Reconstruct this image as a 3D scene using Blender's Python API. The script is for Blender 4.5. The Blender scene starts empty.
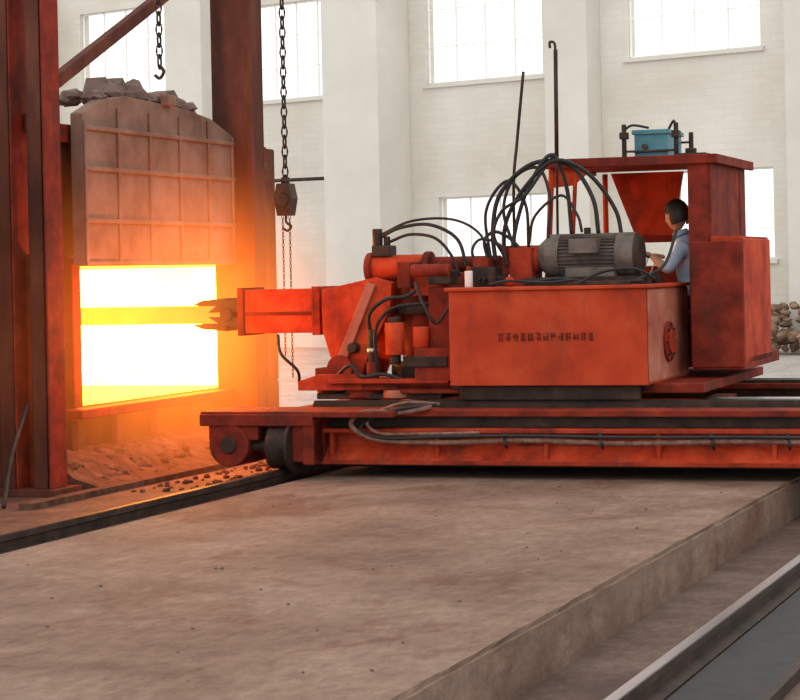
import bpy, bmesh, math, random
from mathutils import Vector, Matrix
random.seed(7)
R=math.radians
scene=bpy.context.scene
try:
    scene.view_settings.view_transform='Standard'
    scene.view_settings.look='None'
except Exception: pass

# ------------------------------------------------ materials
def new_mat(name):
    m=bpy.data.materials.new(name); m.use_nodes=True
    nt=m.node_tree; nt.nodes.clear()
    out=nt.nodes.new('ShaderNodeOutputMaterial')
    b=nt.nodes.new('ShaderNodeBsdfPrincipled')
    nt.links.new(b.outputs[0],out.inputs[0])
    return m,nt,b,out
def mat_noise(name,stops,scale=4,rough=.7,metal=0,bump=.1,detail=8,bscale=None,stretch=(1,1,1),distort=0.0,spec=.5,grime=None):
    m,nt,b,out=new_mat(name)
    tc=nt.nodes.new('ShaderNodeTexCoord'); mp=nt.nodes.new('ShaderNodeMapping')
    mp.inputs['Scale'].default_value=stretch
    nt.links.new(tc.outputs['Object'],mp.inputs[0])
    n=nt.nodes.new('ShaderNodeTexNoise'); n.inputs['Scale'].default_value=scale; n.inputs['Detail'].default_value=detail
    n.inputs['Roughness'].default_value=.62; n.inputs['Distortion'].default_value=distort
    nt.links.new(mp.outputs[0],n.inputs['Vector'])
    r=nt.nodes.new('ShaderNodeValToRGB')
    e=r.color_ramp.elements
    while len(e)<len(stops): e.new(.5)
    for i,(p,c) in enumerate(stops):
        e[i].position=p; e[i].color=(*c,1)
    nt.links.new(n.outputs['Fac'],r.inputs[0])
    last=r.outputs[0]
    if grime:
        g=nt.nodes.new('ShaderNodeTexNoise'); g.inputs['Scale'].default_value=1.6; g.inputs['Detail'].default_value=12; g.inputs['Roughness'].default_value=.75
        mg=nt.nodes.new('ShaderNodeMapping'); mg.inputs['Scale'].default_value=(1.8,1.8,.8); nt.links.new(tc.outputs['Object'],mg.inputs[0]); nt.links.new(mg.outputs[0],g.inputs['Vector'])
        gr=nt.nodes.new('ShaderNodeValToRGB'); gr.color_ramp.elements[0].position=.50; gr.color_ramp.elements[0].color=(0,0,0,1); gr.color_ramp.elements[1].position=.64; gr.color_ramp.elements[1].color=(grime,grime,grime,1)
        nt.links.new(g.outputs['Fac'],gr.inputs[0])
        mx=nt.nodes.new('ShaderNodeMixRGB'); mx.inputs[2].default_value=(.06,.026,.02,1)
        nt.links.new(gr.outputs[0],mx.inputs[0]); nt.links.new(last,mx.inputs[1]); last=mx.outputs[0]
    nt.links.new(last,b.inputs['Base Color'])
    b.inputs['Roughness'].default_value=rough; b.inputs['Metallic'].default_value=metal
    b.inputs['Specular IOR Level'].default_value=spec
    if bump:
        n2=nt.nodes.new('ShaderNodeTexNoise'); n2.inputs['Scale'].default_value=bscale or scale*5; n2.inputs['Detail'].default_value=6
        nt.links.new(mp.outputs[0],n2.inputs['Vector'])
        bp=nt.nodes.new('ShaderNodeBump'); bp.inputs['Strength'].default_value=bump; bp.inputs['Distance'].default_value=.02
        nt.links.new(n2.outputs['Fac'],bp.inputs['Height']); nt.links.new(bp.outputs[0],b.inputs['Normal'])
    return m
def mat_emit(name,col,strength,noise=0):
    m,nt,b,out=new_mat(name)
    b.inputs['Base Color'].default_value=(.25,.12,.06,1); b.inputs['Roughness'].default_value=.9
    b.inputs['Emission Color'].default_value=(*col,1); b.inputs['Emission Strength'].default_value=strength
    if noise:
        n=nt.nodes.new('ShaderNodeTexNoise'); n.inputs['Scale'].default_value=2.5
        tc=nt.nodes.new('ShaderNodeTexCoord'); nt.links.new(tc.outputs['Object'],n.inputs['Vector'])
        mr=nt.nodes.new('ShaderNodeMapRange'); mr.inputs['From Min'].default_value=.3; mr.inputs['From Max'].default_value=.7
        mr.inputs['To Min'].default_value=strength*(1-noise); mr.inputs['To Max'].default_value=strength*(1+noise)
        nt.links.new(n.outputs['Fac'],mr.inputs[0]); nt.links.new(mr.outputs[0],b.inputs['Emission Strength'])
    return m
M={}
M['red']=mat_noise('red_paint',[(.3,(.19,.020,.009)),(.5,(.46,.045,.014)),(.72,(.58,.085,.03))],3,.72,bump=.06,spec=.12,grime=.6)
M['red_mid']=mat_noise('red_mid_paint',[(.3,(.13,.018,.010)),(.5,(.33,.036,.015)),(.75,(.45,.07,.03))],3.5,.75,bump=.08,spec=.12,grime=.55)
M['red_body']=mat_noise('red_body_paint',[(.28,(.33,.034,.013)),(.5,(.46,.052,.018)),(.75,(.55,.09,.035))],2.2,.7,bump=.04,spec=.14,grime=.32)
M['red_dark']=mat_noise('red_dark_paint',[(.3,(.07,.014,.010)),(.55,(.21,.026,.014)),(.8,(.32,.05,.024))],4,.75,spec=.12,grime=.6)
M['red_dusty']=mat_noise('red_dusty',[(.3,(.28,.065,.04)),(.6,(.42,.15,.10)),(.8,(.46,.24,.18))],3,.85,spec=.12)
M['dark']=mat_noise('greasy_steel',[(.3,(.014,.010,.009)),(.6,(.05,.03,.022)),(.85,(.13,.06,.04))],6,.6,.1,spec=.25)
M['black']=mat_noise('rubber_black',[(.3,(.011,.011,.012)),(.8,(.032,.032,.034))],8,.6,bump=.03,spec=.3)
M['steel']=mat_noise('worn_steel',[(.3,(.35,.33,.32)),(.7,(.65,.63,.62))],5,.3,.8,bump=.03,stretch=(1,.1,1))
M['grey']=mat_noise('motor_grey',[(.3,(.06,.045,.04)),(.6,(.15,.12,.105)),(.85,(.23,.18,.16))],5,.6,.1,spec=.3)
M['blue']=mat_noise('blue_paint',[(.3,(.03,.13,.17)),(.7,(.07,.25,.31))],5,.5)
M['white']=mat_noise('plastic_white',[(.3,(.6,.57,.52)),(.7,(.75,.72,.68))],5,.5)
M['wframe']=mat_noise('window_frame_paint',[(.3,(.90,.90,.88)),(.7,(.95,.95,.93))],5,.6,bump=0)
M['column']=mat_noise('column_rust_glow',[(.3,(.04,.016,.012)),(.55,(.11,.036,.024)),(.8,(.19,.07,.045))],3,.8,stretch=(1,1,.3),spec=.15)  # rust tone reddened, furnace light put into the colour
M['furn']=mat_noise('furnace_brick',[(.3,(.045,.018,.012)),(.55,(.12,.046,.028)),(.8,(.20,.085,.057))],3,.9,bump=.4,spec=.15)
M['door']=mat_noise('furnace_door_plate',[(.25,(.11,.06,.044)),(.5,(.20,.12,.09)),(.8,(.29,.19,.15))],2.5,.9,bump=.15,spec=.1)
M['cable']=mat_noise('rusty_cable_sheath',[(.3,(.12,.05,.035)),(.7,(.3,.17,.13))],14,.9,bump=.5,spec=.1)
M['stone']=mat_noise('refractory',[(.3,(.10,.06,.05)),(.7,(.22,.15,.12))],6,.95,bump=.5)
M['dirt']=mat_noise('brown_dirt',[(.3,(.05,.024,.016)),(.55,(.12,.06,.04)),(.8,(.2,.115,.08))],6,.95,bump=.6,bscale=25,spec=.1)
M['hot']=mat_emit('furnace_heat_core',(1,.36,.035),30,.2)
M['hot2']=mat_emit('furnace_heat_side',(1,.30,.025),7,.3)
M['hotbar']=mat_emit('hot_forging_bar',(1,.36,.02),1.0,.3)
M['skin']=mat_noise('skin',[(.3,(.42,.23,.15)),(.7,(.52,.30,.2))],6,.6,bump=.02)
M['shirt']=mat_noise('shirt_blue',[(.3,(.26,.39,.55)),(.7,(.42,.55,.70))],6,.85,bump=.1)
M['trouser']=mat_noise('trouser_dark',[(.3,(.02,.025,.04)),(.7,(.05,.055,.08))],8,.9,bump=.1)
M['hair']=mat_noise('hair_black',[(.3,(.006,.005,.005)),(.7,(.02,.018,.016))],30,.5,bump=.3)
M['pile']=mat_noise('scrap_pile',[(.3,(.12,.07,.045)),(.55,(.26,.16,.11)),(.8,(.40,.30,.23))],3,.95,bump=.6)

def concrete(name,c1,c2,c3,stain,lo=.62,hi=1.15,scuff=.5):
    m,nt,b,out=new_mat(name)
    tc=nt.nodes.new('ShaderNodeTexCoord')
    def noise(s,d=8,rg=.6,st=None):
        n=nt.nodes.new('ShaderNodeTexNoise'); n.inputs['Scale'].default_value=s; n.inputs['Detail'].default_value=d; n.inputs['Roughness'].default_value=rg
        if st:
            mp=nt.nodes.new('ShaderNodeMapping'); mp.inputs['Scale'].default_value=st; nt.links.new(tc.outputs['Object'],mp.inputs[0]); nt.links.new(mp.outputs[0],n.inputs['Vector'])
        else: nt.links.new(tc.outputs['Object'],n.inputs['Vector'])
        return n
    n1=noise(.9,12,.72); r=nt.nodes.new('ShaderNodeValToRGB'); e=r.color_ramp.elements
    e[0].position=.34; e[0].color=(*c1,1); e[1].position=.66; e[1].color=(*c3,1); x=e.new(.5); x.color=(*c2,1)
    nt.links.new(n1.outputs['Fac'],r.inputs[0])
    n2=noise(.8,6,.65,(1,.6,1)); n2.inputs['Distortion'].default_value=.8
    r2=nt.nodes.new('ShaderNodeValToRGB'); r2.color_ramp.elements[0].position=.54; r2.color_ramp.elements[1].position=.62
    nt.links.new(n2.outputs['Fac'],r2.inputs[0])
    mx=nt.nodes.new('ShaderNodeMixRGB'); mx.inputs[2].default_value=(*stain,1)
    mul=nt.nodes.new('ShaderNodeMath'); mul.operation='MULTIPLY'; mul.inputs[1].default_value=.55
    nt.links.new(r2.outputs[0],mul.inputs[0]); nt.links.new(mul.outputs[0],mx.inputs[0]); nt.links.new(r.outputs[0],mx.inputs[1])
    n3=noise(16,10,.8,(1,.5,1)); r3=nt.nodes.new('ShaderNodeValToRGB'); r3.color_ramp.elements[0].position=.34; r3.color_ramp.elements[0].color=(lo,lo,lo,1); r3.color_ramp.elements[1].position=.66; r3.color_ramp.elements[1].color=(hi,hi,hi,1)
    nt.links.new(n3.outputs['Fac'],r3.inputs[0])
    m2=nt.nodes.new('ShaderNodeMixRGB'); m2.blend_type='MULTIPLY'; m2.inputs[0].default_value=1
    nt.links.new(mx.outputs[0],m2.inputs[1]); nt.links.new(r3.outputs[0],m2.inputs[2])
    n5=noise(2.2,12,.8,(1.3,.35,1)); r5=nt.nodes.new('ShaderNodeValToRGB'); r5.color_ramp.elements[0].position=.58; r5.color_ramp.elements[1].position=.70; r5.color_ramp.elements[1].color=(scuff,scuff,scuff,1)
    nt.links.new(n5.outputs['Fac'],r5.inputs[0])
    m3=nt.nodes.new('ShaderNodeMixRGB'); m3.inputs[2].default_value=(c3[0]*1.4,c3[1]*1.4,c3[2]*1.4,1)
    nt.links.new(r5.outputs[0],m3.inputs[0]); nt.links.new(m2.outputs[0],m3.inputs[1]); nt.links.new(m3.outputs[0],b.inputs['Base Color'])
    b.inputs['Roughness'].default_value=.85; b.inputs['Specular IOR Level'].default_value=.2
    bp=nt.nodes.new('ShaderNodeBump'); bp.inputs['Strength'].default_value=.4; bp.inputs['Distance'].default_value=.02
    n4=noise(7,12,.78,(1,.6,1)); nt.links.new(n4.outputs['Fac'],bp.inputs['Height']); nt.links.new(bp.outputs[0],b.inputs['Normal'])
    return m
M['slab']=concrete('slab_concrete',(.135,.083,.061),(.20,.13,.098),(.275,.19,.148),(.12,.05,.032),.68,1.18,.5)
M['floor']=concrete('floor_concrete',(.085,.052,.042),(.14,.09,.072),(.19,.135,.108),(.08,.04,.03))
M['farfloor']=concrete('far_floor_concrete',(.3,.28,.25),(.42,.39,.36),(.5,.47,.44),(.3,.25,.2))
M['apron']=concrete('apron_dirt',(.095,.04,.027),(.16,.078,.052),(.24,.135,.095),(.05,.03,.022))

def brickwall():
    m,nt,b,out=new_mat('whitewashed_brick')
    tc=nt.nodes.new('ShaderNodeTexCoord'); mp=nt.nodes.new('ShaderNodeMapping'); mp.inputs['Rotation'].default_value=(R(90),0,0)
    nt.links.new(tc.outputs['Object'],mp.inputs[0])
    br=nt.nodes.new('ShaderNodeTexBrick'); br.inputs['Scale'].default_value=1
    br.inputs['Brick Width'].default_value=.5; br.inputs['Row Height'].default_value=.16; br.inputs['Mortar Size'].default_value=.012
    br.inputs['Color1'].default_value=(.77,.75,.70,1); br.inputs['Color2'].default_value=(.74,.72,.67,1); br.inputs['Mortar'].default_value=(.715,.695,.645,1)
    nt.links.new(mp.outputs[0],br.inputs['Vector'])
    n=nt.nodes.new('ShaderNodeTexNoise'); n.inputs['Scale'].default_value=.35; n.inputs['Detail'].default_value=8
    nt.links.new(tc.outputs['Object'],n.inputs['Vector'])
    r=nt.nodes.new('ShaderNodeValToRGB'); r.color_ramp.elements[0].position=.3; r.color_ramp.elements[0].color=(.80,.76,.71,1); r.color_ramp.elements[1].position=.65; r.color_ramp.elements[1].color=(1,1,1,1)
    nt.links.new(n.outputs['Fac'],r.inputs[0])
    mx=nt.nodes.new('ShaderNodeMixRGB'); mx.blend_type='MULTIPLY'; mx.inputs[0].default_value=1
    nt.links.new(br.outputs[0],mx.inputs[1]); nt.links.new(r.outputs[0],mx.inputs[2]); nt.links.new(mx.outputs[0],b.inputs['Base Color'])
    b.inputs['Roughness'].default_value=.9
    return m
M['wall']=brickwall()
M['plaster']=mat_noise('pilaster_plaster',[(.3,(.64,.61,.56)),(.7,(.74,.72,.67))],.6,.9,bump=.1)

def bloom_mat():  # emission volume that imitates bloom around the furnace mouth
    m=bpy.data.materials.new('furnace_bloom_volume'); m.use_nodes=True; nt=m.node_tree; nt.nodes.clear()
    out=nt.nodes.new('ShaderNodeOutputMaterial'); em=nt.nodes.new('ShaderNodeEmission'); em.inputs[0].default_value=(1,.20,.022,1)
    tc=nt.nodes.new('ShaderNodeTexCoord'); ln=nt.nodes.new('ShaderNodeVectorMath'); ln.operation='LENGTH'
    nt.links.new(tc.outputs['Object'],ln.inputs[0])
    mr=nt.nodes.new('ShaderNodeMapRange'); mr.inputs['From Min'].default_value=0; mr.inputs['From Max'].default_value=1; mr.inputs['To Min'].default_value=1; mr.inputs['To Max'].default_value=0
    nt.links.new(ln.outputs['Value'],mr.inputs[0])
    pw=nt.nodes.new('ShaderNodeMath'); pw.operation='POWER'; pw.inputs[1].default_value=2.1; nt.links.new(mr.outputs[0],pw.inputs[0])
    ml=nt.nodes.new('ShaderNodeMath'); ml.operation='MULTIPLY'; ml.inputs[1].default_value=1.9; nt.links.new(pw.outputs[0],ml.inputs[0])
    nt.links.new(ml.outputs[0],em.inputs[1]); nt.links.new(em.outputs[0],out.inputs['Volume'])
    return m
M['bloom']=bloom_mat()

# ------------------------------------------------ mesh helpers
class Part:
    def __init__(s): s.bm=bmesh.new(); s.mats=[]
    def mi(s,m):
        if m not in s.mats: s.mats.append(m)
        return s.mats.index(m)
    def _tag(s,verts,mat):
        i=s.mi(mat)
        fs=set()
        for v in verts:
            for f in v.link_faces: fs.add(f)
        for f in fs: f.material_index=i
        return fs
    def box(s,x0,x1,y0,y1,z0,z1,mat='red',rot=None):
        r=bmesh.ops.create_cube(s.bm,size=1)
        mtx=Matrix.Translation(((x0+x1)/2,(y0+y1)/2,(z0+z1)/2))
        if rot: mtx=mtx@rot
        mtx=mtx@Matrix.Diagonal((abs(x1-x0),abs(y1-y0),abs(z1-z0),1))
        bmesh.ops.transform(s.bm,matrix=mtx,verts=r['verts'])
        s._tag(r['verts'],mat); return r['verts']
    def cyl(s,p0,p1,r0,mat='red',r1=None,seg=20):
        p0=Vector(p0);p1=Vector(p1);d=p1-p0
        r=bmesh.ops.create_cone(s.bm,cap_ends=True,segments=seg,radius1=r0,radius2=r0 if r1 is None else r1,depth=d.length)
        q=d.to_track_quat('Z','Y').to_matrix().to_4x4()
        bmesh.ops.transform(s.bm,matrix=Matrix.Translation((p0+p1)/2)@q,verts=r['verts'])
        fs=s._tag(r['verts'],mat)
        for f in fs:
            if len(f.verts)==4: f.smooth=True
    def sph(s,c,r,mat='red',sc=(1,1,1)):
        q=bmesh.ops.create_uvsphere(s.bm,u_segments=16,v_segments=10,radius=r)
        bmesh.ops.transform(s.bm,matrix=Matrix.Translation(c)@Matrix.Diagonal((*sc,1)),verts=q['verts'])
        for f in s._tag(q['verts'],mat): f.smooth=True
    def prism(s,pts,a0,a1,axis='y',mat='red'):
        def P(u,v,a):
            return {'y':(u,a,v),'x':(a,u,v),'z':(u,v,a)}[axis]
        A=[s.bm.verts.new(P(u,v,a0)) for u,v in pts]; B=[s.bm.verts.new(P(u,v,a1)) for u,v in pts]
        n=len(pts)
        fs=[s.bm.faces.new(A),s.bm.faces.new(B[::-1])]
        for i in range(n): fs.append(s.bm.faces.new((A[i],B[i],B[(i+1)%n],A[(i+1)%n])))
        bmesh.ops.recalc_face_normals(s.bm,faces=fs)
        k=s.mi(mat)
        for f in fs: f.material_index=k
    def rock(s,c,r,mat='stone'):
        q=bmesh.ops.create_icosphere(s.bm,subdivisions=2,radius=r)
        sc=Matrix.Diagonal((random.uniform(.7,1.3),random.uniform(.7,1.3),random.uniform(.5,.9),1))
        bmesh.ops.transform(s.bm,matrix=Matrix.Translation(c)@Matrix.Rotation(random.uniform(0,6),4,'Z')@sc,verts=q['verts'])
        for v in q['verts']: v.co+=Vector([random.uniform(-.18,.18)*r for _ in range(3)])
        s._tag(q['verts'],mat)
    def tube(s,pts,r,mat='black',seg=8,sub=8):
        P=[Vector(p) for p in pts]; P=[P[0]*2-P[1]]+P+[P[-1]*2-P[-2]]
        C=[]
        for i in range(1,len(P)-2):
            for k in range(sub):
                t=k/sub; a,b,c,d=P[i-1],P[i],P[i+1],P[i+2]
                C.append(.5*((2*b)+(c-a)*t+(2*a-5*b+4*c-d)*t*t+(-a+3*b-3*c+d)*t**3))
        C.append(P[-2]); rings=[]; up=Vector((0,.3,1)).normalized()
        for i,p in enumerate(C):
            t=(C[min(i+1,len(C)-1)]-C[max(i-1,0)]).normalized()
            n=t.cross(up)
            if n.length<.05: n=t.cross(Vector((1,0,0)))
            n.normalize(); b=t.cross(n)
            up=-b if (-b).dot(up)>0 else b
            b=up.copy()
            rings.append([s.bm.verts.new(p+r*(math.cos(2*math.pi*j/seg)*n+math.sin(2*math.pi*j/seg)*b)) for j in range(seg)])
        k=s.mi(mat)
        for i in range(len(rings)-1):
            for j in range(seg):
                f=s.bm.faces.new((rings[i][j],rings[i][(j+1)%seg],rings[i+1][(j+1)%seg],rings[i+1][j])); f.smooth=True; f.material_index=k
        for rr in (rings[0],rings[-1]):
            f=s.bm.faces.new(rr); f.material_index=k
    def done(s,name,parent=None,bevel=0,loc=None,rotz=None):
        bmesh.ops.recalc_face_normals(s.bm,faces=s.bm.faces[:])
        me=bpy.data.meshes.new(name); s.bm.to_mesh(me); s.bm.free()
        for m in s.mats: me.materials.append(M[m])
        o=bpy.data.objects.new(name,me); bpy.context.collection.objects.link(o)
        if bevel:
            b=o.modifiers.new('bevel','BEVEL'); b.width=bevel; b.segments=2; b.limit_method='ANGLE'; b.angle_limit=R(40)
        if parent: o.parent=parent
        if loc: o.location=loc
        if rotz is not None: o.rotation_euler=(0,0,rotz)
        return o
def empty(name):
    o=bpy.data.objects.new(name,None); bpy.context.collection.objects.link(o); o.empty_display_size=.3; return o
YAW=R(1.5); PIV=Vector((-7.3,15.3,0))
def yawed(o):
    rot=Matrix.Rotation(YAW,3,'Z'); o.rotation_euler=(0,0,YAW); o.location=PIV-rot@PIV

# ------------------------------------------------ ground
p=Part(); p.box(-60,40,-6,25,-.2,0,'floor'); p.done('floor')
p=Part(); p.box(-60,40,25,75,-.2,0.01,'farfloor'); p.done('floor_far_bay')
p=Part()
p.box(-7.12,-3.09,-1,16.6,0.0,.3,'slab')
o=p.done('concrete_slab')
me=o.data; bm=bmesh.new(); bm.from_mesh(me)
ed=[e for e in bm.edges if abs(e.verts[0].co.x+3.09)<.01 and abs(e.verts[1].co.x+3.09)<.01 and e.verts[0].co.z>.29 and e.verts[1].co.z>.29]
bmesh.ops.bevel(bm,geom=ed,offset=.022,segments=2,affect='EDGES')
ed=[e for e in bm.edges if e.calc_length()>10]
bmesh.ops.subdivide_edges(bm,edges=ed,cuts=110,use_grid_fill=True)
for v in bm.verts:
    if v.co.x>-3.2 and v.co.z>.2: v.co.x+=random.uniform(-.008,.004); v.co.z+=random.uniform(-.005,.0)
bm.to_mesh(me); bm.free()
p=Part(); p.box(-30,-7.12,-1,24,0,.24,'apron'); p.done('furnace_apron_ground')
p=Part(); p.box(-7.12,-3.3,16.6,24,0,.12,'apron'); p.done('pit_ground')

def rail(x,z0,y0=-1,y1=23,name='crane_rail'):
    q=Part()
    prof=[(-.07,0),(.07,0),(.07,.012),(.012,.03),(.012,.085),(.035,.095),(.035,.13),(-.035,.13),(-.035,.095),(-.012,.085),(-.012,.03),(-.07,.012)]
    q.prism([(x+u,z0+v) for u,v in prof],y0,y1,'y','dark')
    q.box(x-.03,x+.03,y0,y1,z0+.128,z0+.136,'steel' if x>-5 else 'dark')
    return q.done(name)
rail(-7.32,.24); rail(-2.47,0)
p=Part(); p.box(-2.36,-1.95,-1,23,0.0,.03,'black'); p.done('pit_dark_strip')  # flat black strip standing in for the dark of a pit
p=Part(); p.box(-1.93,-1.88,-1,23,0,.06,'dark'); p.done('trench_kerb')

# ------------------------------------------------ back wall
WO=(-19.78,47.95,0); WR=R(-16.93)
wins=[(-11.89,-8.3,6.9,9.7),(-5.03,-2.0,6.7,9.3),(.99,4.65,6.75,9.6),(7.12,10.72,6.95,9.8),(1.31,5.04,2.1,3.85),(8.32,10.98,2.1,4.2),(-11.2,-8.6,2.2,3.85)]
ks=sorted(set([-30,24]+[w[0] for w in wins]+[w[1] for w in wins])); zs=sorted(set([0,13]+[w[2] for w in wins]+[w[3] for w in wins]))
p=Part()
for i in range(len(ks)-1):
    zstart=None
    for j in range(len(zs)-1):
        ck=(ks[i]+ks[i+1])/2; cz=(zs[j]+zs[j+1])/2
        hole=any(w[0]<ck<w[1] and w[2]<cz<w[3] for w in wins)
        if hole:
            if zstart is not None: p.box(ks[i],ks[i+1],0,.35,zstart,zs[j],'wall'); zstart=None
        elif zstart is None: zstart=zs[j]
    if zstart is not None: p.box(ks[i],ks[i+1],0,.35,zstart,13,'wall')
p.done('wall_back',loc=WO,rotz=WR)
for n,w in enumerate(wins):
    q=Part(); fr=.045
    q.box(w[0],w[1],.1,.16,w[2],w[2]+fr,'wframe'); q.box(w[0],w[1],.1,.16,w[3]-fr,w[3],'wframe')
    nx=4 if w[1]-w[0]>2.8 else 3
    for i in range(nx+1):
        x=w[0]+(w[1]-w[0])*i/nx; x=min(max(x,w[0]+fr/2),w[1]-fr/2)
        q.box(x-.016,x+.016,.1,.15,w[2],w[3],'wframe')
    nz=3 if w[3]-w[2]>2 else 2
    for i in range(1,nz):
        z=w[2]+(w[3]-w[2])*i/nz; q.box(w[0],w[1],.12,.15,z-.012,z+.012,'wframe')
    q.box(w[0]-.1,w[1]+.1,-.08,.1,w[2]-.1,w[2],'plaster')
    q.done('window_%d'%(n+1),loc=WO,rotz=WR)
for (k0,k1,dp) in [(-1.4,.45,1.3),(5.1,6.35,.6),(-7.6,-6.2,.8),(11.7,12.9,.7),(-14.5,-13,.8)]:
    q=Part(); q.box(k0,k1,-dp,0,0,13,'plaster'); q.done('wall_pilaster',loc=WO,rotz=WR,bevel=.02)
p=Part(); p.tube([(-8.8,-.9,4.5),(-5.5,-.9,4.48),(-1.4,-.9,4.45)],.05,'dark')
p.box(-8.9,-8.8,-.95,0,4.4,4.6,'dark'); p.box(-1.5,-1.43,-.95,0,4.4,4.5,'dark'); p.done('wall_pipe',loc=WO,rotz=WR)
p=Part()
for i in range(260):
    k=random.uniform(10.2,15); dep=random.uniform(-2.0,-1.0); h=max(.1,1.2-abs(k-12.6)*.1-abs(dep+1.2)*.3)
    p.rock((k,dep,random.uniform(0.1,h)),random.uniform(.07,.17),'pile')
p.done('scrap_pile',loc=WO,rotz=WR)

# ------------------------------------------------ furnace
F=empty('forging_furnace')
p=Part()
p.box(-12.2,-9.35,14.0,19.2,.17,.81,'furn')
p.box(-12.2,-9.35,14.0,15.15,.81,3.25,'furn')
p.box(-12.2,-9.35,17.88,19.2,.81,3.25,'furn')
p.box(-12.2,-9.35,15.15,17.88,2.03,3.25,'furn')
p.box(-12.2,-11.6,15.15,17.88,.81,2.03,'furn')
p.done('brick_body',F,bevel=.02)
p=Part(); p.box(-11.6,-11.56,15.15,17.88,.81,2.03,'hot'); p.done('heat_back',F)
p=Part()
p.box(-11.56,-9.36,15.15,17.88,.81,.83,'hot2'); p.box(-11.56,-9.36,15.15,17.88,2.01,2.03,'hot2')
p.box(-11.56,-9.36,17.86,17.88,.83,2.01,'hot'); p.box(-11.56,-9.36,15.15,15.17,.83,2.01,'hot2')
p.done('heat_lining',F)
p=Part()
p.box(-9.35,-9.12,14.9,18.0,.72,.80,'red_dark'); p.box(-9.35,-9.25,15.0,15.13,.81,2.1,'red_dark'); p.box(-9.35,-9.25,17.9,18.0,.81,2.1,'red_dark')
for y in (14.95,15.6,16.3,17.0,17.6): p.box(-9.35,-9.25,y,y+.1,.17,.7,'column')
p.box(-9.35,-9.25,14.4,18.8,3.1,3.25,'red_dark')
p.done('mouth_frame',F,bevel=.01)
p=Part()
E1=17.74
prof=[(14.96,2.03),(E1,2.03),(E1,3.30),(17.3,3.44),(16.8,3.50),(15.7,3.54),(15.3,3.48),(14.96,3.34)]
p.prism(prof,-9.22,-9.1,'x','door')
for y in (14.96,15.52,16.08,16.64,17.2,E1-.05): p.box(-9.1,-9.075,y,y+.04,2.03,3.28 if y>17.5 or y<15 else 3.42,'door')
for z in (2.03,2.4,2.85,3.2): p.box(-9.1,-9.07,14.96,E1,z,z+.04,'door')
p.box(-9.12,-9.03,16.35,16.5,3.5,3.60,'door')
p.done('lifting_door',F,bevel=.01)
p=Part()
for i in range(36):
    y=random.uniform(15.2,17.4); r=random.uniform(.05,.12); p.rock((-9.4+random.uniform(-.25,.2),y,3.44+r*.45+.08*math.sin((y-15.2)*1.5)),r,'stone')
p.rock((-9.3,15.75,3.58),.12); p.rock((-9.3,16.15,3.62),.12); p.rock((-9.3,17.0,3.54),.12)
p.prism([(15.6,3.5),(15.7,3.72),(15.85,3.6),(16.0,3.74),(16.2,3.52)],-9.5,-9.3,'x','stone'); p.prism([(16.6,3.5),(16.75,3.66),(16.95,3.7),(17.2,3.5)],-9.5,-9.3,'x','stone')
p.done('refractory_lumps',F)
p=Part()
p.box(-9.75,-9.5,13.2,14.9,3.0,3.3,'red'); p.box(-10.1,-9.6,12.8,14.1,.17,3.0,'furn')
p.done('side_casing',F,bevel=.01)
p=Part()
p.prism([(-9.3,.17),(-9.3,.46),(-9.1,.40),(-8.9,.27),(-8.6,.19),(-8.6,.165)],14.4,18.0,'y','dirt')
for i in range(240):
    y=random.uniform(14.4,17.7); x=random.uniform(-8.95,-7.6)
    if -8.7<x<-8.4: continue
    r=random.uniform(.010,.03); p.rock((x,y,.17+r*.4),r,'dirt')
for i in range(110):
    y=random.uniform(14.5,17.9); x=random.uniform(-9.25,-8.75); r=random.uniform(.025,.065); p.rock((x,y,.17+r*.4+max(0,(-8.75-x))*.5),r,'dirt')
p.done('ash_heap',F)
q=bpy.data.meshes.new('furnace_bloom'); bm=bmesh.new(); bmesh.ops.create_icosphere(bm,subdivisions=4,radius=1); bm.to_mesh(q); bm.free(); q.materials.append(M['bloom'])  # added glow ball in front of the mouth, imitates bloom
fg=bpy.data.objects.new('furnace_bloom',q); bpy.context.collection.objects.link(fg); fg.location=(-9.1,16.3,1.42); fg.scale=(1.7,3.2,2.05); fg.parent=F
F.location=(0,.06,.07)
p=Part(); p.box(-8.62,-8.5,13.2,17,.24,.29,'dirt'); p.done('steel_plank')
p=Part()
for i in range(60):
    x=random.uniform(-6.9,-3.4); y=random.uniform(5,14.8); r=random.uniform(.004,.012); p.rock((x,y,.3+r*.3),r,'stone')
p.done('concrete_chips')
p=Part(); p.tube([(-8.75,13.2,.26),(-8.9,13.55,.62),(-9.0,13.95,1.0)],.018,'dark'); p.done('pry_bar')
for (xx,yy,zz,pw) in ((-8.5,15.0,1.55,75),(-8.9,16.9,1.5,75)):  # added fill lamps outside the mouth, throw extra orange on column and apron
    l=bpy.data.lights.new('furnace_fill_lamp','POINT'); l.energy=pw; l.color=(1,.25,.045); l.shadow_soft_size=0
    lo=bpy.data.objects.new('mouth_fill_light',l); bpy.context.collection.objects.link(lo); lo.location=(xx,yy,zz); lo.parent=F

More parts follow.
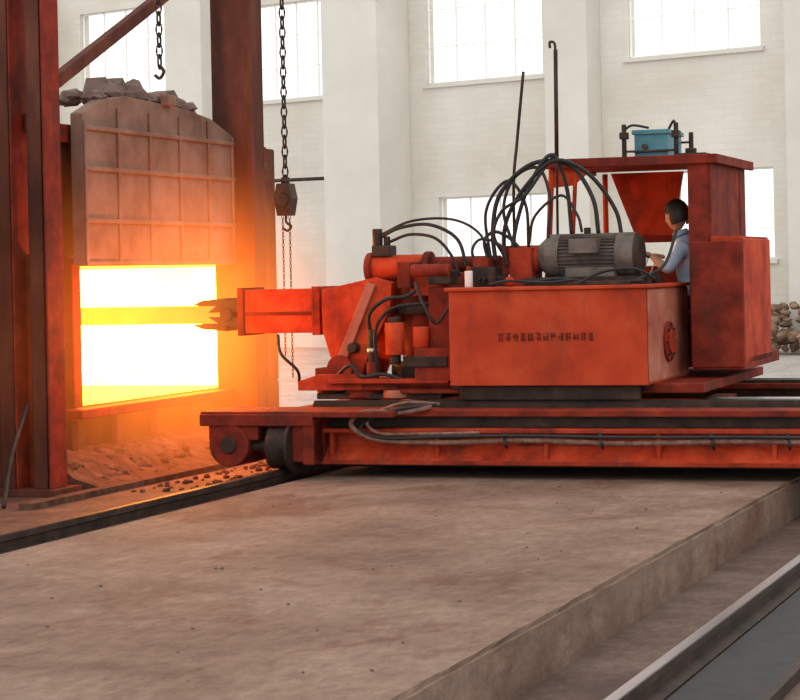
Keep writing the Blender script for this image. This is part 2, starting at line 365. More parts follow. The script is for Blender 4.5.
PF=empty('steel_portal_frame')
p=Part()
y0,y1=14.1,14.28
for (a,b) in ((-9.37,-9.18),(-9.06,-8.88)):
    p.box(a,b,y0,y1,.3,9,'column'); p.box(a+.03,b-.03,y0-.03,y0,.3,9,'column')
p.box(-8.885,-8.868,14.05,14.3,.3,9,'red_dark'); p.box(-9.19,-9.172,14.05,14.3,.3,9,'red_dark')  # red strips on the post sides imitate furnace light
z=.7
while z<9: p.box(-9.37,-8.88,y1-.03,y1,z,z+.16,'column'); z+=1.25
p.box(-9.5,-8.8,14.0,14.4,.24,.30,'column')
p.box(-9.18,-9.06,y1-.05,y1-.02,.3,2.2,'red_dark')  # red strip imitates furnace glow between the posts
p.done('front_column',PF,bevel=.006)
p=Part(); p.box(-9.28,-8.92,17.84,18.14,.3,9,'column'); p.box(-9.32,-8.88,17.80,17.84,.3,9,'column'); p.box(-9.4,-8.82,17.75,18.2,.24,.3,'column')
p.done('rear_column',PF,bevel=.01)
p=Part(); a=Vector((-9.2,14.35,3.45)); b=Vector((-9.2,17.8,5.2)); 
L=(b-a).length; ang=math.atan2(b.z-a.z,b.y-a.y)
p.box(-9.24,-9.16,(a.y+b.y)/2-L/2,(a.y+b.y)/2+L/2,(a.z+b.z)/2-.055,(a.z+b.z)/2+.055,'column',rot=Matrix.Rotation(ang,4,'X'))
p.done('diagonal_brace',PF,bevel=.006)

def chain(q,x,y,z0,z1,r=.03,mat='dark'):
    z=z0; k=0; h=r*2.6
    while z<z1:
        n=10; rings=[]
        for i in range(n):
            t=2*math.pi*i/n; u=math.cos(t)*r*.8; v=math.sin(t)*h*.72
            c=Vector((x+(u if k%2 else 0),y+(0 if k%2 else u),z+v)); rad=Vector(((u if k%2 else 0),(0 if k%2 else u),v)).normalized()
            ax=Vector((0,1,0)) if k%2 else Vector((1,0,0)); w=r*.3
            rings.append([q.bm.verts.new(c+w*(math.cos(j*math.pi/2)*rad+math.sin(j*math.pi/2)*ax)) for j in range(4)])
        ki=q.mi(mat)
        for i in range(n):
            A=rings[i];B=rings[(i+1)%n]
            for j in range(4):
                f=q.bm.faces.new((A[j],A[(j+1)%4],B[(j+1)%4],B[j])); f.material_index=ki; f.smooth=True
        z+=h*1.05; k+=1
p=Part(); cx=-8.15; chain(p,cx,17,2.86,8,.034)
p.prism([(cx-.06,2.84),(cx+.06,2.84),(cx+.09,2.70),(cx+.06,2.54),(cx-.06,2.54),(cx-.09,2.70)],16.93,17.07,'y','dark')
p.cyl((cx,16.9,2.68),(cx,17.1,2.68),.06,'dark'); p.cyl((cx,17,2.82),(cx,17,2.9),.04,'dark')
p.tube([(cx,17,2.54),(cx,17,2.48),(cx+.05,17,2.44),(cx+.01,17,2.40),(cx-.04,17,2.43)],.012,'dark')
chain(p,cx-.05,17.03,1.25,2.54,.012); chain(p,cx+.05,16.97,1.05,2.54,.012)
p.done('chain_hoist')
p=Part(); chain(p,-9.0,16.2,3.95,8,.036); p.tube([(-9.0,16.2,3.92),(-8.96,16.2,3.86),(-9.0,16.2,3.8),(-9.05,16.2,3.83)],.015,'dark'); p.done('door_lift_chain')

# ------------------------------------------------ rail carriage
C=empty('rail_carriage')
p=Part()
X0,X1=-7.95,-2.2
for (y0,y1) in ((15.2,15.5),(18.7,19.0)):
    p.box(X0+.9,X1,y0,y1,.67,.705,'red_mid')
    p.box(X0+.6,X1,y0-.02,y1,.41,.445,'red_mid')
    p.box(X0+.6,X1,y0+.12,y0+.16,.44,.67,'red_mid')
    x=-6.95
    while x<X1: p.box(x,x+.035,y0+.02,y1,.44,.67,'red'); x+=.93
    p.prism([(y0+.0,.44),(y0+.12,.56),(y0+.12,.44)],X0+.9,X1,'x','red')
    p.box(X0+.2,X1,y0+.16,y0+.24,.705,.80,'dark')
    p.box(X0+.2,X1,y0+.06,y0+.4,.80,.85,'red_dark')
p.done('cross_beams',C,bevel=.006)
p=Part()
for x in (-7.75,-2.55):
    p.box(x,x+.12,15.1,19.3,.42,.80,'red_dark')
p.box(-7.2,-7.0,15.02,15.2,.44,.78,'red_dark')
p.box(-7.1,-7.0,15.0,19.3,.42,.80,'red_dark'); p.box(-2.75,-2.65,15.2,19.3,.42,.76,'red_dark')
p.box(-7.0,-2.75,15.5,15.56,.36,.70,'black')  # black plate behind the beam, stands in for shadow under the carriage
for x in (-5.8,-4.4): p.box(x,x+.2,15.56,18.7,.5,.76,'red_dark')
p.box(-8.02,-6.3,15.0,15.55,.81,.86,'red_dark'); p.box(-8.02,-7.0,14.98,15.02,.74,.84,'red_dark')
p.done('end_trucks',C,bevel=.01)
p=Part()
x=-7.32; zr=.376
for y in (15.12,18.9):
    p.cyl((x-.09,y,zr+.19),(x+.09,y,zr+.19),.19,'dark',seg=28); p.cyl((x+.09,y,zr+.19),(x+.12,y,zr+.19),.225,'dark',seg=28)
    p.cyl((x-.45,y,zr+.19),(x+.25,y,zr+.19),.05,'dark')
for y in (15.3,18.9):
    p.cyl((-2.55,y,.136+.24),(-2.39,y,.136+.24),.24,'dark',seg=28)
p.done('wheels',C,bevel=.006)
p=Part()
p.cyl((-7.76,14.99,.58),(-7.76,15.3,.58),.18,'red_dark',seg=28); p.cyl((-7.76,14.97,.58),(-7.76,14.99,.58),.07,'dark',seg=24)
p.box(-7.95,-7.5,15.01,15.35,.62,.8,'red_dark'); p.box(-7.5,-7.1,15.15,15.3,.42,.8,'dark')
p.done('travel_gearbox',C,bevel=.01)
p=Part()
for y in (15.75,18.86): p.box(-7.3,X1,y-.05,y+.05,.80,.88,'dark'); p.box(-7.3,X1,y-.03,y+.03,.88,.90,'dark' if y<16 else 'steel')
for y in (16.6,17.5): p.box(-4.2,X1,y-.12,y+.12,.70,.80,'steel')
p.box(-6.9,X1,15.6,18.7,.66,.70,'dark')
p.done('trolley_rails',C)
p=Part()
p.tube([(-6.05,15.25,.88),(-6.3,15.14,.84),(-6.6,15.1,.85),(-6.70,15.1,.74),(-6.5,15.1,.63),(-6.0,15.12,.60),(-5.2,15.12,.62),(-4.4,15.12,.60),(-3.4,15.12,.62),(-2.3,15.12,.60)],.022,'cable')
p.tube([(-6.02,15.28,.90),(-6.3,15.12,.87),(-6.52,15.1,.8),(-6.62,15.1,.70),(-6.4,15.08,.64),(-5.9,15.1,.65),(-5.2,15.1,.66),(-4.4,15.1,.65),(-3.4,15.1,.655),(-2.3,15.1,.65)],.014,'black')
p.tube([(-6.0,15.3,.90),(-6.25,15.2,.92),(-6.45,15.14,.86),(-6.56,15.1,.76),(-6.45,15.08,.68),(-6.2,15.1,.67),(-5.6,15.12,.68)],.014,'cable')
for x in (-5.4,-4.6,-3.7,-3.1): p.tube([(x,15.16,.68),(x+.03,15.08,.60),(x+.02,15.16,.56)],.012,'black')
p.done('power_cable',C)
yawed(C)

# ------------------------------------------------ manipulator
G=empty('forging_manipulator')
p=Part()
p.box(-6.6,-3.9,15.85,18.5,.95,1.03,'red_dark')
for x in (-5.9,-4.5):
    for y in (15.78,18.86):
        p.cyl((x,y-.05,.995),(x,y+.05,.995),.095,'dark',seg=20)
        p.box(x-.15,x+.15,y-.03 if y<16 else 18.4,y+.1,.99,1.05,'dark')
p.box(-5.95,-4.4,15.68,15.74,.905,1.03,'dark'); p.cyl((-5.2,16.6,.78),(-5.2,16.6,.95),.55,'dark',seg=32)
p.done('trolley_frame',G,bevel=.01)
p=Part()
p.box(-6.01,-4.31,15.6,17.1,1.03,1.82,'red_body')
p.box(-4.31,-4.295,15.62,17.08,1.05,1.81,'red_dusty')
p.box(-6.04,-4.27,15.57,17.13,1.82,1.85,'red_body')
p.done('main_housing',G,bevel=.012)
p=Part()
p.cyl((-4.3,16.28,1.36),(-4.27,16.28,1.36),.17,'red_dark',seg=28); p.cyl((-4.275,16.28,1.36),(-4.25,16.28,1.36),.10,'red',seg=28)
for a in range(8):
    t=a*math.pi/4; p.cyl((-4.28,16.28+.145*math.cos(t),1.36+.145*math.sin(t)),(-4.255,16.28+.145*math.cos(t),1.36+.145*math.sin(t)),.012,'dark',seg=6)
p.done('side_cover',G)
p=Part(); x=-5.58
for i in range(13):
    for k in range(6):
        if random.random()<.55: zz=1.40+random.uniform(0,.065); p.box(x,x+.045,15.594,15.6,zz,zz+.006,'red_dark')
        else: xx=x+random.uniform(0,.04); p.box(xx,xx+.005,15.594,15.6,1.40,1.465,'red_dark')
    x+=.065
p.done('stencil_lettering',G)
p=Part(); zc=2.10; yc=16.35
p.cyl((-5.28,yc,zc),(-4.62,yc,zc),.165,'grey',seg=40)
for i in range(36):
    t=2*math.pi*i/36
    c=Vector((0,math.cos(t),math.sin(t)))
    p.box(-5.22,-4.72,yc+.178*c.y-.012,yc+.178*c.y+.012,zc+.178*c.z-.003,zc+.178*c.z+.003,'grey',rot=Matrix.Rotation(t,4,'X'))
p.cyl((-4.72,yc,zc),(-4.56,yc,zc),.192,'grey',seg=40); p.cyl((-4.56,yc,zc),(-4.52,yc,zc),.192,'dark',r1=.14,seg=40)
p.cyl((-5.34,yc,zc),(-5.22,yc,zc),.19,'grey',seg=40); p.cyl((-5.42,yc,zc),(-5.34,yc,zc),.11,'grey',r1=.18,seg=32)
p.box(-5.1,-4.85,yc-.25,yc-.12,zc+.02,zc+.14,'grey'); p.box(-5.15,-4.72,yc-.2,yc-.1,1.92,2.0,'grey'); p.box(-5.15,-4.72,yc+.1,yc+.2,1.92,2.0,'grey')
p.box(-5.5,-4.4,yc-.27,yc-.15,1.85,1.92,'dark'); p.box(-5.5,-4.4,yc+.15,yc+.27,1.85,1.92,'dark'); p.box(-5.5,-4.44,yc-.2,yc+.2,1.88,1.92,'dark')
p.cyl((-5.0,yc,zc+.16),(-5.0,yc,zc+.24),.03,'dark')
p.done('electric_motor',G,bevel=.004)
p=Part()
p.cyl((-5.62,yc,zc-.02),(-5.42,yc,zc-.02),.12,'red_mid',seg=24); p.box(-5.66,-5.46,yc-.16,yc+.16,1.85,2.18,'red_mid'); p.box(-5.74,-5.64,yc-.1,yc+.1,1.95,2.2,'red_dark')
p.box(-6.0,-5.78,16.05,16.55,1.85,2.02,'dark'); p.box(-5.96,-5.82,16.1,16.5,2.02,2.1,'red_dark')
p.cyl((-5.93,15.9,1.85),(-5.93,15.9,1.99),.035,'white'); p.cyl((-5.93,15.9,1.99),(-5.93,15.9,2.03),.02,'red')
for i in range(5): p.cyl((-5.86+i*.045,16.02,1.92),(-5.86+i*.045,15.95,1.92),.018,'dark',seg=10)
p.cyl((-5.72,15.9,1.85),(-5.72,15.9,2.02),.03,'dark'); p.sph((-5.55,15.85,1.89),.045,'red')
p.box(-5.2,-4.5,15.75,15.9,1.85,1.885,'dark'); p.tube([(-5.4,15.8,1.87),(-5.1,15.78,1.91),(-4.8,15.8,1.87),(-4.4,15.9,1.88)],.016,'black')
p.tube([(-4.9,15.7,1.87),(-4.7,15.72,1.96),(-4.45,15.8,1.98),(-4.3,15.9,1.89)],.013,'black')
p.tube([(-5.7,15.75,1.87),(-5.5,15.7,1.90),(-5.2,15.7,1.88),(-4.95,15.72,1.9)],.012,'black')
p.done('hydraulic_pump',G,bevel=.008)
p=Part(); ya=16.4
p.cyl((-7.02,ya,2.03),(-6.45,ya,2.03),.115,'red',seg=28); p.cyl((-7.04,ya,2.03),(-6.98,ya,2.03),.14,'red_dark',seg=28); p.cyl((-6.5,ya,2.03),(-6.44,ya,2.03),.14,'red_dark',seg=28)
p.cyl((-6.44,ya,2.05),(-5.8,ya,2.05),.07,'red_dark',seg=24)
p.box(-6.98,-6.80,ya-.08,ya+.08,2.13,2.23,'dark'); p.cyl((-6.95,ya,2.2),(-6.95,ya,2.38),.045,'dark'); p.cyl((-6.86,ya,2.2),(-6.86,ya,2.31),.03,'dark')
p.box(-6.55,-6.2,16.1,16.7,1.78,1.98,'red_mid'); p.box(-6.32,-6.05,15.95,16.8,1.3,1.86,'red_dark')
p.cyl((-6.45,15.92,2.0),(-6.1,15.92,2.0),.055,'red_dark'); p.box(-6.62,-6.5,16.0,16.8,1.85,2.08,'red_dark')
p.box(-6.3,-6.1,15.9,16.1,1.88,2.0,'dark')
p.done('clamp_cylinder',G,bevel=.01)
p=Part()
p.cyl((-6.52,16.4,1.0),(-6.52,16.4,1.85),.2,'red_dark',seg=32); p.cyl((-6.52,16.4,1.05),(-6.52,16.4,1.2),.30,'dark',seg=32)
p.cyl((-6.52,16.4,1.62),(-6.52,16.4,1.70),.26,'dark',seg=32)
p.box(-6.4,-6.03,15.8,16.9,1.06,1.34,'red_dark')
p.cyl((-6.84,15.95,.98),(-6.84,15.95,1.22),.055,'red_dark',seg=20); p.cyl((-6.84,15.95,1.22),(-6.84,15.95,1.50),.04,'dark',seg=18); p.cyl((-6.84,15.95,1.3),(-6.84,15.95,1.34),.05,'steel',seg=18)
p.cyl((-6.62,15.92,1.28),(-6.62,15.92,1.56),.085,'red',seg=24); p.cyl((-6.62,15.92,1.56),(-6.62,15.92,1.61),.06,'dark',seg=20); p.cyl((-6.62,15.92,1.2),(-6.62,15.92,1.28),.05,'dark')
p.cyl((-6.38,15.92,1.34),(-6.38,15.92,1.52),.07,'red'); p.box(-6.5,-6.1,15.78,15.95,1.18,1.27,'dark')
p.done('pivot_column',G,bevel=.008)
p=Part()
p.box(-7.5,-6.03,15.85,17.0,.98,1.04,'red_dark'); p.box(-7.2,-6.1,15.8,16.0,1.04,1.08,'red_mid')
p.prism([(-7.5,.98),(-7.5,1.06),(-7.3,1.12),(-6.9,1.12),(-6.9,.98)],15.84,15.9,'y','red_mid')
p.cyl((-6.95,16.05,.91),(-6.95,16.05,.98),.18,'red_dark',seg=28); p.cyl((-6.62,15.95,.91),(-6.62,15.95,.98),.12,'red_dusty',seg=28); p.cyl((-7.3,16.1,.91),(-7.3,16.1,.98),.12,'red_dark',seg=28)
p.cyl((-6.95,16.05,.86),(-6.95,16.05,.91),.13,'red',seg=28)
p.box(-7.35,-6.2,15.9,16.6,.90,.95,'dark')
for i in range(8): p.cyl((-7.4+i*.17,15.92,1.04),(-7.4+i*.17,15.92,1.07),.02,'dark',seg=6)
p.done('base_plate',G,bevel=.006)
p=Part()
prof=[(-7.36,1.85),(-6.86,1.95),(-6.70,1.90),(-6.72,1.66),(-6.88,1.38),(-7.02,1.06),(-7.20,1.06),(-7.28,1.22),(-7.36,1.48)]
p.prism(prof,16.08,16.15,'y','red'); p.prism(prof,16.66,16.73,'y','red')
p.prism([(-7.34,1.83),(-6.86,1.92),(-6.9,1.5),(-7.3,1.48)],16.15,16.66,'y','red_mid')
p.prism([(-7.22,1.24),(-7.12,1.24),(-6.84,1.88),(-6.92,1.91)],16.04,16.08,'y','red_dusty')
p.cyl((-7.16,15.98,1.16),(-7.16,16.8,1.16),.09,'dark',seg=24); p.cyl((-7.16,15.96,1.16),(-7.16,16.0,1.16),.12,'red_dark',seg=24)
p.cyl((-7.05,15.98,1.34),(-7.05,16.1,1.34),.045,'dark')
p.box(-7.45,-7.3,16.1,16.7,1.04,1.16,'red_dark')
p.done('fork_bracket',G,bevel=.008)
p=Part()
p.box(-8.2,-7.3,16.2,16.6,1.47,1.86,'red')
p.box(-8.22,-8.16,16.17,16.63,1.45,1.88,'red_dark'); p.box(-7.5,-7.42,16.17,16.63,1.45,1.88,'red_mid')
p.box(-8.15,-7.5,16.185,16.2,1.63,1.66,'red_dark')
p.prism([(-8.2,1.80),(-8.42,1.76),(-8.55,1.66),(-8.2,1.66)],16.25,16.55,'y','dark')
p.prism([(-8.2,1.52),(-8.42,1.54),(-8.55,1.62),(-8.2,1.62)],16.25,16.55,'y','dark')
p.done('arm_beam',G,bevel=.01)
p=Part()
p.prism([(-8.38,1.79),(-8.62,1.77),(-8.72,1.73),(-8.62,1.72),(-8.38,1.72)],16.28,16.52,'y','dark'); p.prism([(-8.38,1.56),(-8.62,1.56),(-8.72,1.55),(-8.62,1.51),(-8.38,1.49)],16.28,16.52,'y','dark')
p.cyl((-8.36,16.22,1.64),(-8.36,16.58,1.64),.06,'dark')
p.done('gripper_tongs',G,bevel=.006)
p=Part(); p.box(-11.2,-8.43,16.28,16.52,1.56,1.72,'hotbar'); p.done('held_steel_bar',G,bevel=.01)
p=Part(); y=16.25
def H(pts,r=.02,m='black'): p.tube(pts,r,m)
H([(-5.80,y,2.05),(-5.82,y,2.35),(-5.74,y,2.66),(-5.45,y,2.90),(-5.15,y+.1,2.88),(-4.95,y+.1,2.6),(-4.90,y+.1,2.28)],.020)
H([(-5.74,y+.05,2.05),(-5.70,y,2.4),(-5.52,y,2.70),(-5.25,y,2.92),(-4.98,y+.1,2.80),(-4.78,y+.2,2.5),(-4.72,y+.2,2.25)],.018)
H([(-5.66,y,2.1),(-5.60,y,2.4),(-5.48,y,2.72),(-5.28,y,2.97),(-5.18,y+.1,2.7),(-5.14,y+.1,2.28)],.018)
H([(-5.62,y,2.15),(-5.72,y,2.5),(-5.62,y,2.78),(-5.40,y,2.86),(-5.3,y,2.6),(-5.33,y,2.2)],.015)
H([(-5.86,y,2.05),(-5.9,y,2.25),(-5.78,y,2.32),(-5.6,y,2.2),(-5.55,y,2.05)],.015)
H([(-5.84,y,2.05),(-5.88,y,2.5),(-5.68,y,2.76),(-5.52,y,2.55),(-5.5,y,2.18)],.014)
H([(-5.70,y-.05,2.1),(-5.78,y-.1,2.3),(-5.70,y-.1,2.5),(-5.50,y-.1,2.62),(-5.35,y,2.85),(-5.25,y,2.98)],.014)
H([(-5.9,y-.1,2.0),(-5.98,y-.1,2.15),(-5.9,y-.1,2.26),(-5.72,y-.1,2.2),(-5.66,y-.1,2.02)],.013)
H([(-5.5,y,2.2),(-5.42,y-.05,2.45),(-5.2,y,2.62),(-5.06,y,2.45),(-5.02,y,2.3)],.013)
H([(-6.93,ya,2.30),(-6.7,ya-.1,2.38),(-6.4,ya-.15,2.40),(-6.15,ya-.15,2.27),(-6.05,ya-.2,2.02)],.016)
H([(-6.84,ya,2.26),(-6.6,ya-.1,2.32),(-6.35,ya-.15,2.28),(-6.2,ya-.15,2.12),(-6.12,ya-.2,1.95)],.014)
H([(-6.93,ya,2.32),(-6.6,ya-.05,2.44),(-6.2,ya-.1,2.44),(-5.95,ya-.1,2.3),(-5.85,ya-.15,2.05)],.012)
H([(-6.86,15.95,1.48),(-6.84,15.9,1.64),(-6.68,15.88,1.76),(-6.5,15.88,1.78),(-6.4,15.9,1.84)],.018)
H([(-6.78,15.95,1.1),(-6.78,15.86,1.45),(-6.7,15.86,1.62),(-6.55,15.86,1.70),(-6.3,15.9,1.72)],.016)
H([(-7.6,16.1,1.02),(-7.55,15.95,1.15),(-7.68,15.9,1.3),(-7.75,16.0,1.46)],.014)
H([(-6.4,15.85,1.9),(-6.3,15.8,1.7),(-6.2,15.82,1.55),(-6.1,15.9,1.7)],.014)
H([(-4.5,16.0,1.88),(-4.3,16.2,2.0),(-4.25,16.5,2.3)],.014)
H([(-7.2,15.9,1.06),(-7.0,15.82,1.2),(-6.9,15.82,1.1),(-6.7,15.82,1.12),(-6.5,15.82,1.07)],.016)
p.done('hydraulic_hoses',G)
p=Part()
p.cyl((-5.33,16.55,1.84),(-5.31,16.55,3.9),.012,'dark',seg=10); p.cyl((-5.32,16.55,2.95),(-5.31,16.55,3.9),.019,'dark',seg=10)
p.tube([(-5.31,16.55,3.88),(-5.32,16.55,3.96),(-5.36,16.55,3.97),(-5.36,16.55,3.92)],.012,'dark')
p.tube([(-5.64,16.3,1.84),(-5.64,16.3,2.7),(-5.60,16.3,3.1),(-5.53,16.3,3.7)],.014,'dark')
p.done('cable_masts',G)
# cab
p=Part()
RX0,RX1=-5.45,-3.93
p.box(RX0,RX1,16.62,18.25,2.90,2.945,'red_dark'); p.box(RX0,RX1,16.60,16.64,2.87,2.95,'red_dark'); p.box(RX1-.02,RX1+.02,16.6,18.27,2.87,2.95,'red_dark'); p.box(RX0-.02,RX0+.02,16.6,18.27,2.87,2.95,'red')
p.box(-5.35,-3.7,17.15,18.25,1.1,1.2,'red_dark'); p.box(-4.15,-3.7,16.6,17.15,1.1,1.2,'red_dark')
p.done('cab_roof_and_floor',G,bevel=.006)
p=Part()
p.box(-4.18,-4.00,16.64,16.70,1.2,2.9,'red_dark')
p.box(-4.10,-4.02,16.70,17.1,1.2,2.0,'red_dark')
p.box(-4.10,-3.98,17.95,18.2,1.2,2.9,'red_dark')
p.box(-4.04,-3.98,16.66,17.9,1.2,2.9,'red_dark')
p.box(-3.98,-3.72,16.60,17.9,1.12,2.24,'red_mid')
p.box(-3.72,-3.70,16.62,17.88,1.14,2.22,'red')
p.box(-4.16,-3.70,16.58,16.64,1.12,2.20,'red_dark')
p.done('cab_rear_locker',G,bevel=.012)
p=Part()
p.prism([(-5.25,2.88),(-4.55,2.88),(-4.66,2.28),(-5.02,2.28)],18.1,18.16,'y','red')
p.box(-5.0,-4.66,18.08,18.18,2.22,2.28,'red_dark')
p.box(-5.0,-4.2,18.05,18.15,1.2,2.0,'red_dark')
def post(a,b,w=.028,m='red'): p.cyl(a,b,w,m,seg=8)
post((-5.40,16.66,2.88),(-5.46,16.66,1.86)); post((-5.33,18.2,2.88),(-5.33,18.2,1.2)); post((-5.18,16.66,2.88),(-5.22,16.66,2.25),.02)
p.prism([(-5.42,2.88),(-5.0,2.88),(-5.2,2.72),(-5.42,2.70)],16.66,16.68,'y','red')
p.done('cab_frame',G,bevel=.005)
p=Part()
p.box(-4.72,-4.42,16.95,17.5,2.945,3.19,'blue'); p.box(-4.74,-4.40,16.93,17.52,3.16,3.2,'blue'); p.box(-4.73,-4.41,16.94,16.96,3.0,3.02,'dark')
p.cyl((-4.62,16.93,3.05),(-4.62,16.9,3.05),.025,'dark')
for x in (-4.80,-4.33): 
    p.cyl((x,16.9,2.945),(x,16.9,3.25),.022,'dark',seg=12); p.box(x-.035,x+.035,16.86,16.94,3.12,3.18,'dark')
    p.cyl((x,17.5,2.945),(x,17.5,3.2),.022,'dark',seg=12)
p.box(-4.80,-4.33,16.89,16.91,3.0,3.02,'dark'); p.box(-4.80,-4.33,17.49,17.51,3.1,3.12,'dark')
p.tube([(-4.80,16.9,3.2),(-4.72,16.9,3.24),(-4.6,17.0,3.22)],.012,'black'); p.tube([(-4.33,16.9,3.2),(-4.36,16.95,3.27),(-4.42,17.0,3.2)],.012,'black')
p.box(-4.3,-4.05,16.8,17.2,2.945,2.975,'dark'); p.cyl((-4.2,16.9,2.975),(-4.2,16.9,3.02),.05,'dark')
p.box(-4.9,-4.25,16.8,17.6,2.945,2.96,'dark')
p.done('roof_hydraulic_unit',G,bevel=.006)
p=Part()
p.box(-4.55,-4.14,17.15,17.60,1.50,1.575,'black'); p.box(-4.19,-4.12,17.17,17.57,1.575,1.95,'black'); p.box(-4.45,-4.3,17.28,17.42,1.2,1.50,'dark')
p.done('operator_seat',G,bevel=.02)
p=Part()
p.box(-4.95,-4.69,17.1,17.66,1.82,1.93,'dark'); p.box(-4.98,-4.90,17.1,17.66,1.2,1.82,'dark')
for yy in (17.15,17.3,17.62): p.cyl((-4.76,yy,1.93),(-4.70,yy,2.08),.008,'steel',seg=8); p.sph((-4.70,yy,2.09),.022,'black')
p.done('control_console',G,bevel=.006)
yawed(G)

# ------------------------------------------------ operator
OP=empty('machine_operator')
def skin_mesh(name,verts,edges,radii,root=0,sub=2):
    me=bpy.data.meshes.new(name); me.from_pydata(verts,edges,[]); o=bpy.data.objects.new(name,me); bpy.context.collection.objects.link(o)
    o.modifiers.new('s','SKIN'); 
    sv=me.skin_vertices[0].data
    for i,r in enumerate(radii):
        sv[i].radius=(r,r) if not isinstance(r,tuple) else r
        sv[i].use_root=(i==root)
    m=o.modifiers.new('ss','SUBSURF'); m.levels=sub; m.render_levels=sub
    dg=bpy.context.evaluated_depsgraph_get(); dg.update()
    me2=bpy.data.meshes.new_from_object(o.evaluated_get(dg)); 
    o.modifiers.clear(); o.data=me2
    for pl in me2.polygons: pl.use_smooth=True
    return o
y0=17.34
V=[];E=[];RD=[]
def av(co,r,par=None):
    V.append(co);RD.append(r)
    if par is not None:E.append((par,len(V)-1))
    return len(V)-1
pel=av((-4.46,y0,1.77),(.135,.15)); sp=av((-4.46,y0,1.92),(.12,.14),pel); ch=av((-4.50,y0,2.10),(.12,.15),sp); nb=av((-4.53,y0,2.23),(.075,.085),ch); nk=av((-4.555,y0,2.31),(.048,.048),nb)
hands=[]
for sgn,el,wr in ((-1,(-4.60,y0-.25,1.99),(-4.76,y0-.17,2.12)),(1,(-4.58,y0+.27,1.98),(-4.73,y0+.20,2.10))):
    sh=av((-4.50,y0+sgn*.17,2.175),.062,ch); e=av(el,.045,sh); m_=av(tuple((Vector(el)*.5+Vector(wr)*.5)),.038,e); w=av(wr,.026,m_); hands.append((wr,sgn,el))
    hp=av((-4.50,y0+sgn*.09,1.76),.092,pel); mid=av((-4.68,y0+sgn*.11,1.76),.078,hp); kn=av((-4.86,y0+sgn*.12,1.73),.060,mid); cf=av((-4.88,y0+sgn*.12,1.55),.055,kn); an=av((-4.84,y0+sgn*.12,1.37),.04,cf); he=av((-4.86,y0+sgn*.12,1.335),.04,an); to=av((-5.02,y0+sgn*.13,1.325),.032,he)
body=skin_mesh('body',V,E,RD)
for k in ('shirt','trouser','skin','black'): body.data.materials.append(M[k])
for pl in body.data.polygons:
    c=pl.center
    if c.z<1.37: i=3
    elif c.z<1.84 and not(c.z>1.80 and c.x>-4.5): i=1
    elif c.z>2.28 and abs(c.y-y0)<.08: i=2
    elif abs(c.y-y0)>.12 and c.x<-4.64: i=2
    else: i=0
    pl.material_index=i
body.parent=OP
hc=Vector((-4.585,y0,2.43))
bm=bmesh.new(); bmesh.ops.create_icosphere(bm,subdivisions=5,radius=1)
for v in bm.verts:
    x,yy,z=v.co
    X=x*.098; Y=yy*.077; Z=z*.118
    if z<0: Y*=1-.28*(-z)**1.3; 
    if z<-.2 and x>0: X*=1-.45*(-z-.2)
    f=max(0,-x)
    nose=math.exp(-((yy/.16)**2))*math.exp(-(((z+.12)/.22)**2))*f; X-=.024*nose*(1.3 if z<-.05 else .8)
    for s_ in(-1,1): X+=.012*f*math.exp(-(((yy-s_*.38)/.16)**2)-((z-.08)/.12)**2)
    X-=.006*f*math.exp(-((yy/.3)**2)-((z+.52)/.07)**2); X-=.006*f*math.exp(-((yy/.28)**2)-((z+.64)/.06)**2)
    X-=.012*f*math.exp(-((yy/.35)**2)-((z+.88)/.14)**2); X-=.006*f*math.exp(-((yy/.7)**2)-((z-.24)/.08)**2)
    v.co=Vector((X,Y,Z))
me=bpy.data.meshes.new('head'); bm.to_mesh(me); bm.free(); me.materials.append(M['skin'])
for pl in me.polygons: pl.use_smooth=True
hd=bpy.data.objects.new('head',me); bpy.context.collection.objects.link(hd); hd.location=hc; hd.rotation_euler=(0,R(-10),R(-30)); hd.parent=OP
bm=bmesh.new(); bmesh.ops.create_icosphere(bm,subdivisions=5,radius=1)
dl=[]
for v in bm.verts:
    x,yy,z=v.co
    if not (z>.42 or (x>-.02 and z>-.62+.25*(1-abs(yy))) or (x>-.35 and z>.1)): dl.append(v)
bmesh.ops.delete(bm,geom=dl,context='VERTS')
for v in bm.verts:
    x,yy,z=v.co; q=1+.03*math.sin(40*x+9*yy)*math.sin(30*yy)
    v.co=Vector((x*.118*q+.006,yy*.096*q,z*.138*q))
me=bpy.data.meshes.new('hair'); bm.to_mesh(me); bm.free(); me.materials.append(M['hair'])
for pl in me.polygons: pl.use_smooth=True
hr=bpy.data.objects.new('hair',me); bpy.context.collection.objects.link(hr); hr.parent=hd
p=Part()
for s_ in(-1,1):
    p.sph((-.012,s_*.080,-.005),.03,'skin',(.6,.3,1)); p.sph((-.078,s_*.03,.01),.012,'white'); p.sph((-.087,s_*.03,.01),.006,'black'); p.box(-.098,-.088,s_*.03-.018,s_*.03+.018,.028,.034,'hair')
p.box(-.103,-.095,-.022,.022,-.069,-.066,'red_dark')
p.done('face_details',hd)
p=Part(); p.cyl((-4.545,y0,2.27),(-4.56,y0,2.31),.075,'shirt',r1=.062); p.done('collar',OP)
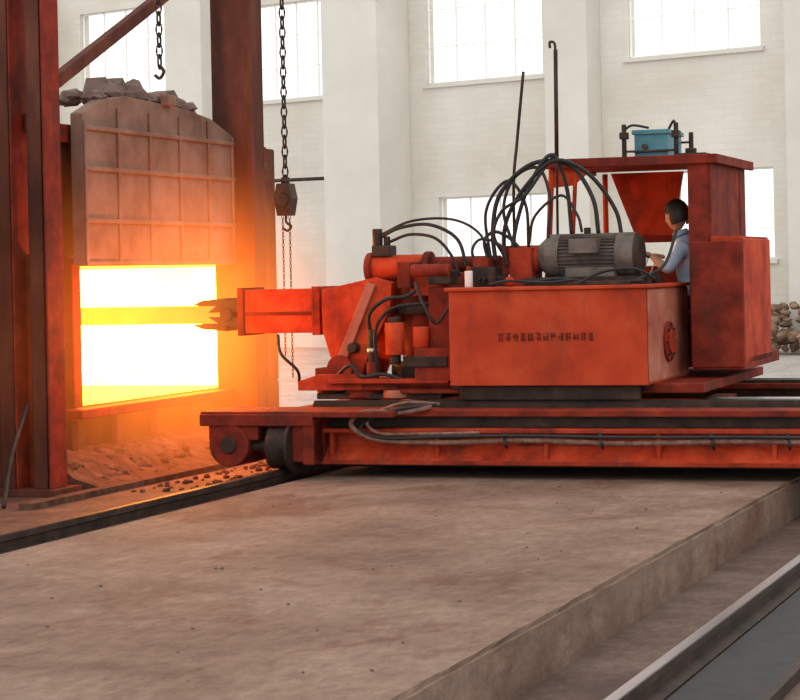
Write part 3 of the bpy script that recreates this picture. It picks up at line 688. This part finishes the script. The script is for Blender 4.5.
for (wr,sgn,el) in hands:
    w=Vector(wr); d=(w-Vector(el)); d.z*=.4; d.normalize(); side=Vector((0,0,1)).cross(d).normalized()
    V=[];E=[];RD=[]
    a=av(tuple(w),.024); b=av(tuple(w+d*.045),(.034,.018),a)
    k0=av(tuple(w+d*.075),(.036,.016),b)
    ho=skin_mesh('palm',V,E,RD,0,2); ho.data.materials.append(M['skin']); ho.parent=OP
    for i,(off,L) in enumerate(((-.027,.062),(-.009,.070),(.009,.066),(.027,.052))):
        V=[];E=[];RD=[]; s0=w+d*.07+side*off
        i0=av(tuple(s0),.009); i1=av(tuple(s0+d*L*.5+Vector((0,0,.002))),.0088,i0); i2=av(tuple(s0+d*L*.75+Vector((0,0,-.020))),.008,i1); i3=av(tuple(s0+d*L*.6+Vector((0,0,-.040))),.007,i2)
        f_=skin_mesh('finger_%d'%(i+1),V,E,RD,0,1); f_.data.materials.append(M['skin']); f_.parent=OP
    V=[];E=[];RD=[]; s0=w+d*.03+side*(-sgn)*-.02
    i0=av(tuple(s0),.011); i1=av(tuple(s0+d*.025+side*(sgn)*.022+Vector((0,0,-.012))),.010,i0); i2=av(tuple(s0+d*.05+side*(sgn)*.022+Vector((0,0,-.028))),.008,i1)
    f_=skin_mesh('thumb',V,E,RD,0,1); f_.data.materials.append(M['skin']); f_.parent=OP
S=1.12; P0=Vector((-4.46,y0,1.655)); P1=Vector((-4.31,y0+.03,1.575))
rot=Matrix.Rotation(YAW,3,'Z')
OP.scale=(S,S,S); OP.rotation_euler=(0,0,YAW)
OP.location=(PIV-rot@PIV)+rot@P1-rot@(P0*S)

# ------------------------------------------------ light
w=bpy.data.worlds.new('hall_daylight'); scene.world=w; w.use_nodes=True
bg=w.node_tree.nodes['Background']; bg.inputs[0].default_value=(1.0,.98,.94,1); bg.inputs[1].default_value=1.45

# ------------------------------------------------ camera
cam=bpy.data.cameras.new('camera'); co=bpy.data.objects.new('camera',cam); bpy.context.collection.objects.link(co)
cam.sensor_width=36; cam.lens=90; cam.shift_x=-150/800; cam.shift_y=-82/800; cam.clip_end=300
co.matrix_world=Matrix.Translation((0,0,2.0))@Matrix.Rotation(R(18.13),4,'Z')@Matrix.Rotation(R(90),4,'X')@Matrix.Rotation(R(-1.2),4,'Z')
scene.camera=co
